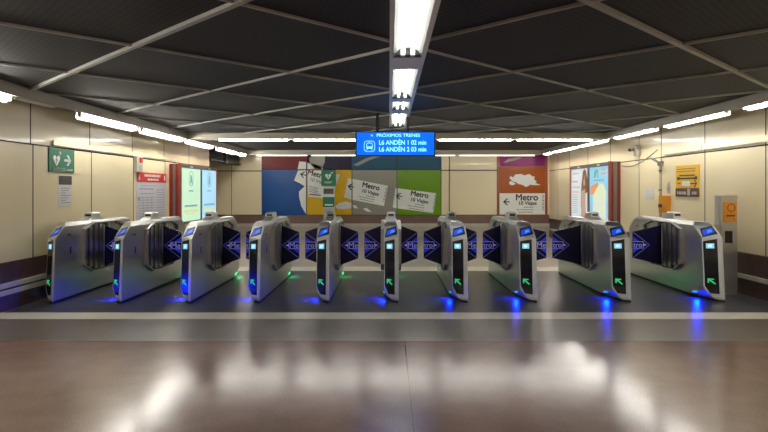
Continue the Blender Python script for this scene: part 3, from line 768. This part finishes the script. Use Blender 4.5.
tag(s, 'green defibrillator sign with white heart and arrow on left wall', 'sign')
s = empty('notice', (XL, 7.875, 1.44))
mb = MB(); PS.rect(mb, -.16, .16, -.215, .215, -.004, .008); mb.build('sheet', M['paper'], s)
mb = MB(); PS.rect(mb, -.155, .155, .085, .21, .008, .011); mb.build('photo_print', M['photo'], s, label='dark photo at the top')
mb = MB()
for k in range(7): PS.rect(mb, -.11, .12-.05*(k%3), .03-.034*k, .04-.034*k, .008, .010)
mb.build('printed_text', M['greyink'], s)
tag(s, 'small white notice with dark photo below the green sign, left wall', 'notice')
# red alarm box above the poster
s = empty('alarm_box', (XL, 10.12, 1.92))
mb = MB(); PS.rect(mb, -.12, .12, -.14, .14, -.004, .06); mb.build('case', M['fascia_light'], s, bevel=.008)
mb = MB(); PS.rect(mb, -.02, .07, .03, .12, .06, .085); mb.build('alarm_button', M['red'], s, bevel=.01, label='red button')
mb = MB(); PS.rect(mb, -.03, .07, -.11, -.02, .06, .066); mb.build('label_plate', M['offwhite'], s)
tag(s, 'small beige alarm box with red button above the red-headed poster', 'alarm')
s = empty('poster', (XL, 10.76, 1.33))
mb = MB(); PS.rect(mb, -.66, .66, -.46, .45, .0016, .012); mb.build('sheet', M['greypaper'], s)
mb = MB(); PS.rect(mb, -.66, .66, .27, .45, .012, .018); hd = mb.build('header', M['red'], s, label='red header band')
mb = MB()
rnd = random.Random(8)
def dashes(P, mb, a0, a1, b, h, d0, d1, lo=.03, hi=.09, gap=.02):
    q_ = a0
    while q_ < a1-.01:
        e = min(a1, q_ + rnd.uniform(lo, hi)); P.rect(mb, q_, e-gap*.5, b-h/2, b+h/2, d0, d1); q_ = e+gap*.5
dashes(PS, mb, -.36, .36, .395, .045, .018, .021); dashes(PS, mb, -.22, .28, .32, .035, .018, .021)
PS.rect(mb, -.60, -.55, .31, .41, .018, .021); PS.rect(mb, .54, .60, .31, .41, .018, .021)
mb.build('header_print', M['signwhite'], hd)
mb = MB()
dashes(PS, mb, -.5, .2, .20, .012, .012, .015); dashes(PS, mb, -.55, .05, .14, .022, .012, .015); dashes(PS, mb, -.5, .1, .05, .014, .012, .015)
for k in range(11): dashes(PS, mb, .18, .58, .12-.05*k, .012, .012, .015)
for k in range(8): dashes(PS, mb, -.55, .1, -.02-.05*k, .012, .012, .015)
for k in range(4): PS.rect(mb, -.58+.18*k, -.575+.18*k, -.44, -.02, .012, .014)
PS.rect(mb, -.62, -.55, -.07, -.01, .012, .016)
mb.build('printed_text', M['greyink'], s)
tag(s, 'white information poster with a red header on left wall', 'poster')

# twin lcd advertising unit, left wall
s = empty('advertising_screen', (XL, 0, 0))
y0, y1, zb, zt, dp = 11.62, 14.15, .72, 2.0, .21
mb = MB(); PS.rect(mb, y0, y1, zb, zt, -.004, dp-.02, 0); c = mb.build('case', M['redmetal'], s, bevel=.006, label='dark red case')
mb = MB(); PS.rect(mb, y0, y0+.10, zb, zt+.01, dp-.02, dp+.015); mb.build('side_frame', M['brownmetal'], s, bevel=.004, label='red-brown side frame')
mb = MB(); PS.rect(mb, y1-.06, y1, zb, zt, dp-.02, dp+.01); mb.build('side_frame', M['brownmetal'], s, bevel=.004, label='red-brown side frame')
mb = MB(); mb.box(.08, .13, y0-.012, y0, zb, zt); mb.build('trim_strip', M['greymetal'], s, label='grey strip on the near side')
mb = MB(); PS.rect(mb, y0+.10, y1-.06, zt-.075, zt, dp-.02, dp+.005); PS.rect(mb, y0+.10, y1-.06, zb, zb+.05, dp-.02, dp+.005); PS.rect(mb, 12.92, 13.03, zb+.05, zt-.075, dp-.02, dp+.005); mb.build('front_frame', M['greymetal'], s, bevel=.003, label='grey front frame')
for a0, a1, m_, lb_ in ((11.72, 12.92, 'lcdgreen', 'lit pale green screen'), (13.03, 14.09, 'lcdblue', 'lit sky blue screen')):
    mb = MB(); PS.rect(mb, a0, a1, zb+.05, zt-.075, dp-.02, dp); sc = mb.build('screen', M[m_], s, label=lb_)
    c0 = (a0+a1)/2; mb = MB(); z_ = 1.70
    PS.ring(mb, rr(c0, z_, .13, .17, .11), rr(c0, z_, .115, .155, .10), dp, dp+.003)
    PS.poly(mb, [(c0-.09, z_-.14), (c0-.02, z_-.06), (c0+.09, z_-.14), (c0+.05, z_-.02), (c0+.04, z_+.08), (c0-.04, z_+.08), (c0-.05, z_-.02)], dp, dp+.003)
    dashes(PS, mb, c0-.14, c0+.14, z_-.27, .03, dp, dp+.003)
    dashes(PS, mb, c0-.38, c0+.38, 1.10, .04, dp, dp+.003)
    mb.build('screen_print', M['lcdink'], sc)
    mb = MB(); dashes(PS, mb, c0-.42, c0+.42, .99, .06, dp, dp+.003); dashes(PS, mb, c0-.3, c0+.3, .93, .025, dp, dp+.003); mb.build('yellow_print', M['lcdyellow'], sc, label='yellow line of text')
    mb = MB(); PS.rect(mb, c0-.08, c0+.08, zt-.052, zt-.022, dp+.005, dp+.009); mb.build('name_plate', M['signwhite'], s)
tag(s, 'red-framed unit with pale green and blue lit screens on left wall', 'screen')

# backlit poster case, right wall  (reading direction: -y seen from the room)
PRs = Plane2((0,0,0), (0,-1,0), (-1,0,0))
s = empty('poster_case', (XR, 0, 0))
y0, y1, zb, zt = 11.82, 14.45, .72, 2.06
def rb(mb, ya, yb, z0, z1, d0, d1, mi=0): mb.box(-d1, -d0, ya, yb, z0, z1, mi)
mb = MB(); rb(mb, y0, y1, zb, zt, -.004, .19); mb.build('case', M['redmetal'], s, bevel=.006, label='dark red case')
mb = MB(); rb(mb, y0, y0+.10, zb, zt+.01, .19, .225); mb.build('side_frame', M['brownmetal'], s, bevel=.004, label='orange-red side frame')
mb = MB(); rb(mb, y1-.06, y1, zb, zt, .19, .22); mb.build('side_frame', M['brownmetal'], s, bevel=.004, label='orange-red side frame')
mb = MB(); mb.box(-.15, -.075, y0-.012, y0, zb, zt); mb.build('trim_strip', M['greymetal'], s, label='grey strip on the near side')
mb = MB(); rb(mb, y0+.10, y1-.06, zt-.085, zt, .19, .215); rb(mb, y0+.10, y1-.06, zb, zb+.05, .19, .215); rb(mb, 13.08, 13.2, zb+.05, zt-.085, .19, .215); mb.build('front_frame', M['greymetal'], s, bevel=.003, label='grey front frame')
d = .20
mb = MB(); rb(mb, 11.92, 13.08, zb+.05, zt-.085, .19, d); pb = mb.build('poster_sheet', M['postblue'], s, label='backlit blue poster with a cream house')
mb = MB(); rb(mb, 13.2, 14.39, zb+.05, zt-.085, .19, d); pw = mb.build('poster_sheet', M['postwhite'], s, label='backlit white poster with a person')
def PR(e0): return Plane2((0, e0, 0), (0,-1,0), (-1,0,0))
Q = PR(12.5)
mb = MB(); Q.poly(mb, [(-.38,.80),(.40,.80),(.40,1.42),(.28,1.58),(.05,1.60),(-.12,1.50),(-.38,1.30)], d-.001, d+.003); cr = mb.build('cream_print', M['postcream'], pb)
mb = MB()
for a in (-.3, -.12, .06, .24):
    Q.rect(mb, a, a+.10, .84, 1.02, d+.003, d+.006)
    Q.rect(mb, a, a+.10, 1.10, 1.24, d+.003, d+.006)
mb.build('window_print', M['postwhite'], cr)
mb = MB(); Q.poly(mb, [(-.53,1.52),(-.10,1.62),(-.02,1.58),(-.30,1.36),(-.53,1.34)], d, d+.007); mb.build('orange_print', M['postorange'], pb)
mb = MB(); Q.poly(mb, [(-.32,1.74),(-.22,1.72),(-.12,1.86),(-.05,1.90),(-.12,1.94),(-.28,1.88)], d, d+.003); Q.rect(mb, -.1, -.04, 1.72, 1.88, d, d+.003); mb.build('green_print', M['postgreen'], pb)
mb = MB(); dashes(Q, mb, .15, .35, 1.90, .03, d, d+.003); dashes(Q, mb, .12, .40, 1.82, .045, d, d+.003); mb.build('red_print', M['postorange'], pb)
mb = MB(); dashes(Q, mb, -.3, .3, 1.67, .03, d, d+.003); mb.build('dark_print', M['lcdink'], pb)
Q = PR(13.8)
mb = MB(); Q.poly(mb, [(.12,1.02),(.16,1.55),(.22,1.72),(.26,1.88),(.36,1.96),(.48,1.90),(.56,1.70),(.56,1.40),(.42,1.36),(.30,1.42),(.20,1.02)], d-.001, d+.003); mb.build('hair_print', M['postbrown'], pw)
mb = MB(); Q.poly(mb, [(.28,1.66),(.34,1.72),(.40,1.84),(.40,1.70),(.44,1.58),(.32,1.54)], d, d+.005); Q.poly(mb, [(.14,.80),(.18,1.42),(.42,1.48),(.46,.80)], d, d+.004); mb.build('figure_print', M['postskin'], pw)
mb = MB(); dashes(Q, mb, -.5, .0, 1.86, .02, d, d+.003); dashes(Q, mb, -.5, -.1, 1.66, .03, d, d+.003); dashes(Q, mb, -.5, .05, 1.52, .02, d, d+.003)
for k in range(9): dashes(Q, mb, -.5, -.1, 1.32-.055*k, .015, d, d+.003)
mb.build('dark_print', M['lcdink'], pw)
mb = MB(); dashes(Q, mb, -.48, -.05, 1.40, .03, d, d+.003); mb.build('red_print', M['postorange'], pw)
for yy in (12.5, 13.8):
    mb = MB(); rb(mb, yy-.08, yy+.08, zt-.06, zt-.03, .215, .219); mb.build('name_plate', M['signwhite'], s)
tag(s, 'red-framed case with two backlit posters on right wall', 'poster case')

# yellow arrow sign
s = empty('direction_sign', (XR, 9.16, 1.60))
Qs = Plane2((0,0,0), (0,-1,0), (-1,0,0))
mb = MB(); Qs.rect(mb, -.36, .36, -.26, .26, -.004, .012); mb.build('board', M['signyellow'], s, bevel=.002)
mb = MB(); Qs.rect(mb, -.36, .36, -.26, -.12, .012, .016); bb = mb.build('dark_band', M['dado'], s, label='dark brown lower band')
mb = MB(); dashes(Qs, mb, -.30, -.02, -.20, .05, .016, .019); dashes(Qs, mb, .16, .32, -.20, .05, .016, .019); Qs.rect(mb, .02, .10, -.24, -.13, .016, .019); mb.build('band_print', M['offwhite'], bb)
mb = MB(); dashes(Qs, mb, -.30, .28, .20, .012, .012, .015); dashes(Qs, mb, -.30, .26, .16, .012, .012, .015)
Qs.rect(mb, -.30, .30, .03, .055, .012, .015); dashes(Qs, mb, -.24, .24, .09, .022, .012, .015, .04, .1, .01); Qs.rect(mb, -.30, -.24, .02, .07, .012, .015); Qs.rect(mb, .24, .30, .02, .07, .012, .015)
dashes(Qs, mb, -.30, -.18, -.04, .02, .012, .015)
arrow(Qs, mb, .20, -.045, .20, s=1, d0=.012, d1=.015, th=.10, head=.34); mb.build('sign_print', M['ink'], s, label='black print and arrow pointing right')
mb = MB(); Qs.rect(mb, -.15, .08, -.085, -.005, .012, .016); mb.build('pale_patch', M['paper'], s)
tag(s, 'yellow sign with arrow and dark lower band on right wall', 'sign')
# orange emergency box on the wall
s = empty('intercom_box', (XR, 9.86, 1.20))
mb = MB(); Qs.rect(mb, -.15, .15, -.15, .15, -.004, .07); mb.build('case', M['boxorange'], s, bevel=.006)
mb = MB(); Qs.rect(mb, -.12, -.03, -.06, .0, .07, .09); mb.build('handle', M['dado'], s, label='dark handle')
tag(s, 'orange wall box below the small sticker on the right wall', 'intercom')
s = empty('wall_notice', (XR, 10.52, 1.37))
mb = MB(); Qs.poly(mb, [(-.16,-.12),(.0,-.10),(.17,-.08),(.17,.10),(.05,.13),(-.06,.12),(-.16,.08)], -.004, .005); mb.build('sheet', M['paper'], s)
mb = MB()
for k in range(4): dashes(Qs, mb, -.12, .13, .06-.04*k, .008, .005, .007)
mb.build('printed_text', M['offwhite'], s)
tag(s, 'white paper notice on right wall left of the orange box', 'notice')
s = empty('sticker', (XR, 9.78, 1.50))
mb = MB(); Qs.poly(mb, [(-.06,-.10),(.05,-.12),(.06,.0),(.03,.10),(-.03,.07),(-.07,.0)], -.004, .004); mb.build('sheet', M['offwhite'], s)
mb = MB(); Qs.rect(mb, -.02, .03, -.05, -.02, .004, .006); mb.build('dark_mark', M['greyink'], s)
tag(s, 'torn white sticker just above the orange wall box', 'sticker')
# conduit, bracket, cable, camera on the right wall
s = empty('conduit', (XR, 10.06, 0))
mb = MB(); mb.cyl((-.02, 0, .0), (-.02, 0, 1.93), .010, 10); mb.build('pipe', M['offwhite'], s, smooth=True)
for z in (.9, 1.45, 1.8):
    mb = MB(); mb.box(-.035, .004, -.03, .03, z-.012, z+.012); mb.build('clamp', M['greymetal'], s)
tag(s, 'thin grey conduit pipe running up the right wall', 'pipe')
s = empty('junction_bracket', (XR, 10.02, 1.94))
mb = MB(); mb.box(-.06, .004, -.06, .06, -.05, .03); mb.build('base', M['greymetal'], s, bevel=.005)
mb = MB(); mb.cyl((-.05, -.02, .0), (-.14, .08, .08), .022, 10); mb.build('arm', M['greymetal'], s); tag(s, 'small grey metal bracket on top of the conduit, right wall', 'bracket')
pts = []
for k in range(17):
    f_ = k/16; y = 11.75 - f_*(11.75-10.18); z = 1.97 - .10*math.sin(PI*min(1, f_*1.6)*.5)*(1-f_)*1.2 + .22*f_**2
    pts.append((XR-.006, y, z))
mb = MB(); mb.tube(pts, .008, 6); c = mb.build('loose_cable', M['cable'], smooth=True); tag(c, 'loose cable sagging between poster case and wall joint, right wall', 'cable')
s = empty('security_camera', (XR, 10.95, 2.2))
mb = MB(); mb.box(-.08, .004, -.07, .07, -.08, .14); mb.build('mount_box', M['fascia'], s, bevel=.008)
mb = MB(); mb.cyl((-.08, .04, .06), (-.19, -.02, .04), .035, 16); mb.build('camera_body', M['greymetal'], s, smooth=False)
mb = MB(); mb.cyl((-.19, -.02, .04), (-.20, -.0255, .038), .028, 16); mb.build('lens', M['black'], s, label='black lens')
tag(s, 'small security camera high on the right wall', 'camera')

# ------------------------------------------------------------------ help column beside the right gate
s = empty('help_column', (4.69, 7.65, 0))
mb = MB(); mb.box(-.115, .115, 0, .15, 0, 1.375); mb.build('post', M['steel'], s, bevel=.004)
Qc = Plane2((0,0,0), (1,0,0), (0,-1,0))
mb = MB(); Qc.rect(mb, -.088, .098, 1.01, 1.285, -.002, .012); op = mb.build('intercom_panel', M['boxorange'], s, bevel=.003, label='orange intercom panel')
mb = MB(); Qc.ring(mb, circ(.02, 1.205, .055, 24), circ(.02, 1.205, .045, 24), .012, .015); mb.build('speaker_ring', M['dado'], op)
mb = MB(); Qc.rect(mb, -.05, .07, 1.085, 1.105, .012, .015); Qc.poly(mb, circ(.055, 1.05, .009, 10), .012, .015); mb.build('dark_print', M['ink'], op)
mb = MB(); Qc.rect(mb, -.06, .04, .72, .885, -.002, .012); mb.build('reader_window', M['blackglass'], s, bevel=.003, label='black reader window')
mb = MB(); mb.box(-.118, -.115, .02, .13, .55, 1.36); mb.build('side_plate', M['lightsteel'], s)
tag(s, 'silver help column with orange intercom panel by right wall', 'help point')

def rebase(e, new):
    d = Vector(new) - e.location; e.location = new
    for ch in e.children: ch.location -= d
rebase(MU, (bx(351), YB, .67)); rebase(OM, (bx(522), YB, .67)); rebase(D, (.1, 8.45, ZC))
for e in [o for o in COL.objects if o.name in ('advertising_screen', 'poster_case')]: rebase(e, (e.location.x, 13, .72))
# ------------------------------------------------------------------ camera, world, view
cam = bpy.data.cameras.new('camera'); co = bpy.data.objects.new('camera', cam); COL.objects.link(co)
co.location = (0, 0, EYE); co.rotation_euler = (PI/2, 0, 0)
cam.sensor_width = 36; cam.lens = F/768*36; cam.shift_x = -5/768; cam.shift_y = -26/768; cam.clip_start = .05; cam.clip_end = 100
S.camera = co
w = bpy.data.worlds.new('world'); S.world = w; w.use_nodes = True
w.node_tree.nodes['Background'].inputs[0].default_value = (.03, .03, .035, 1); w.node_tree.nodes['Background'].inputs[1].default_value = .3
S.view_settings.view_transform = 'Standard'; S.view_settings.look = 'None'; S.view_settings.gamma = 1; S.view_settings.use_curve_mapping = False
S.view_settings.exposure = 0.28
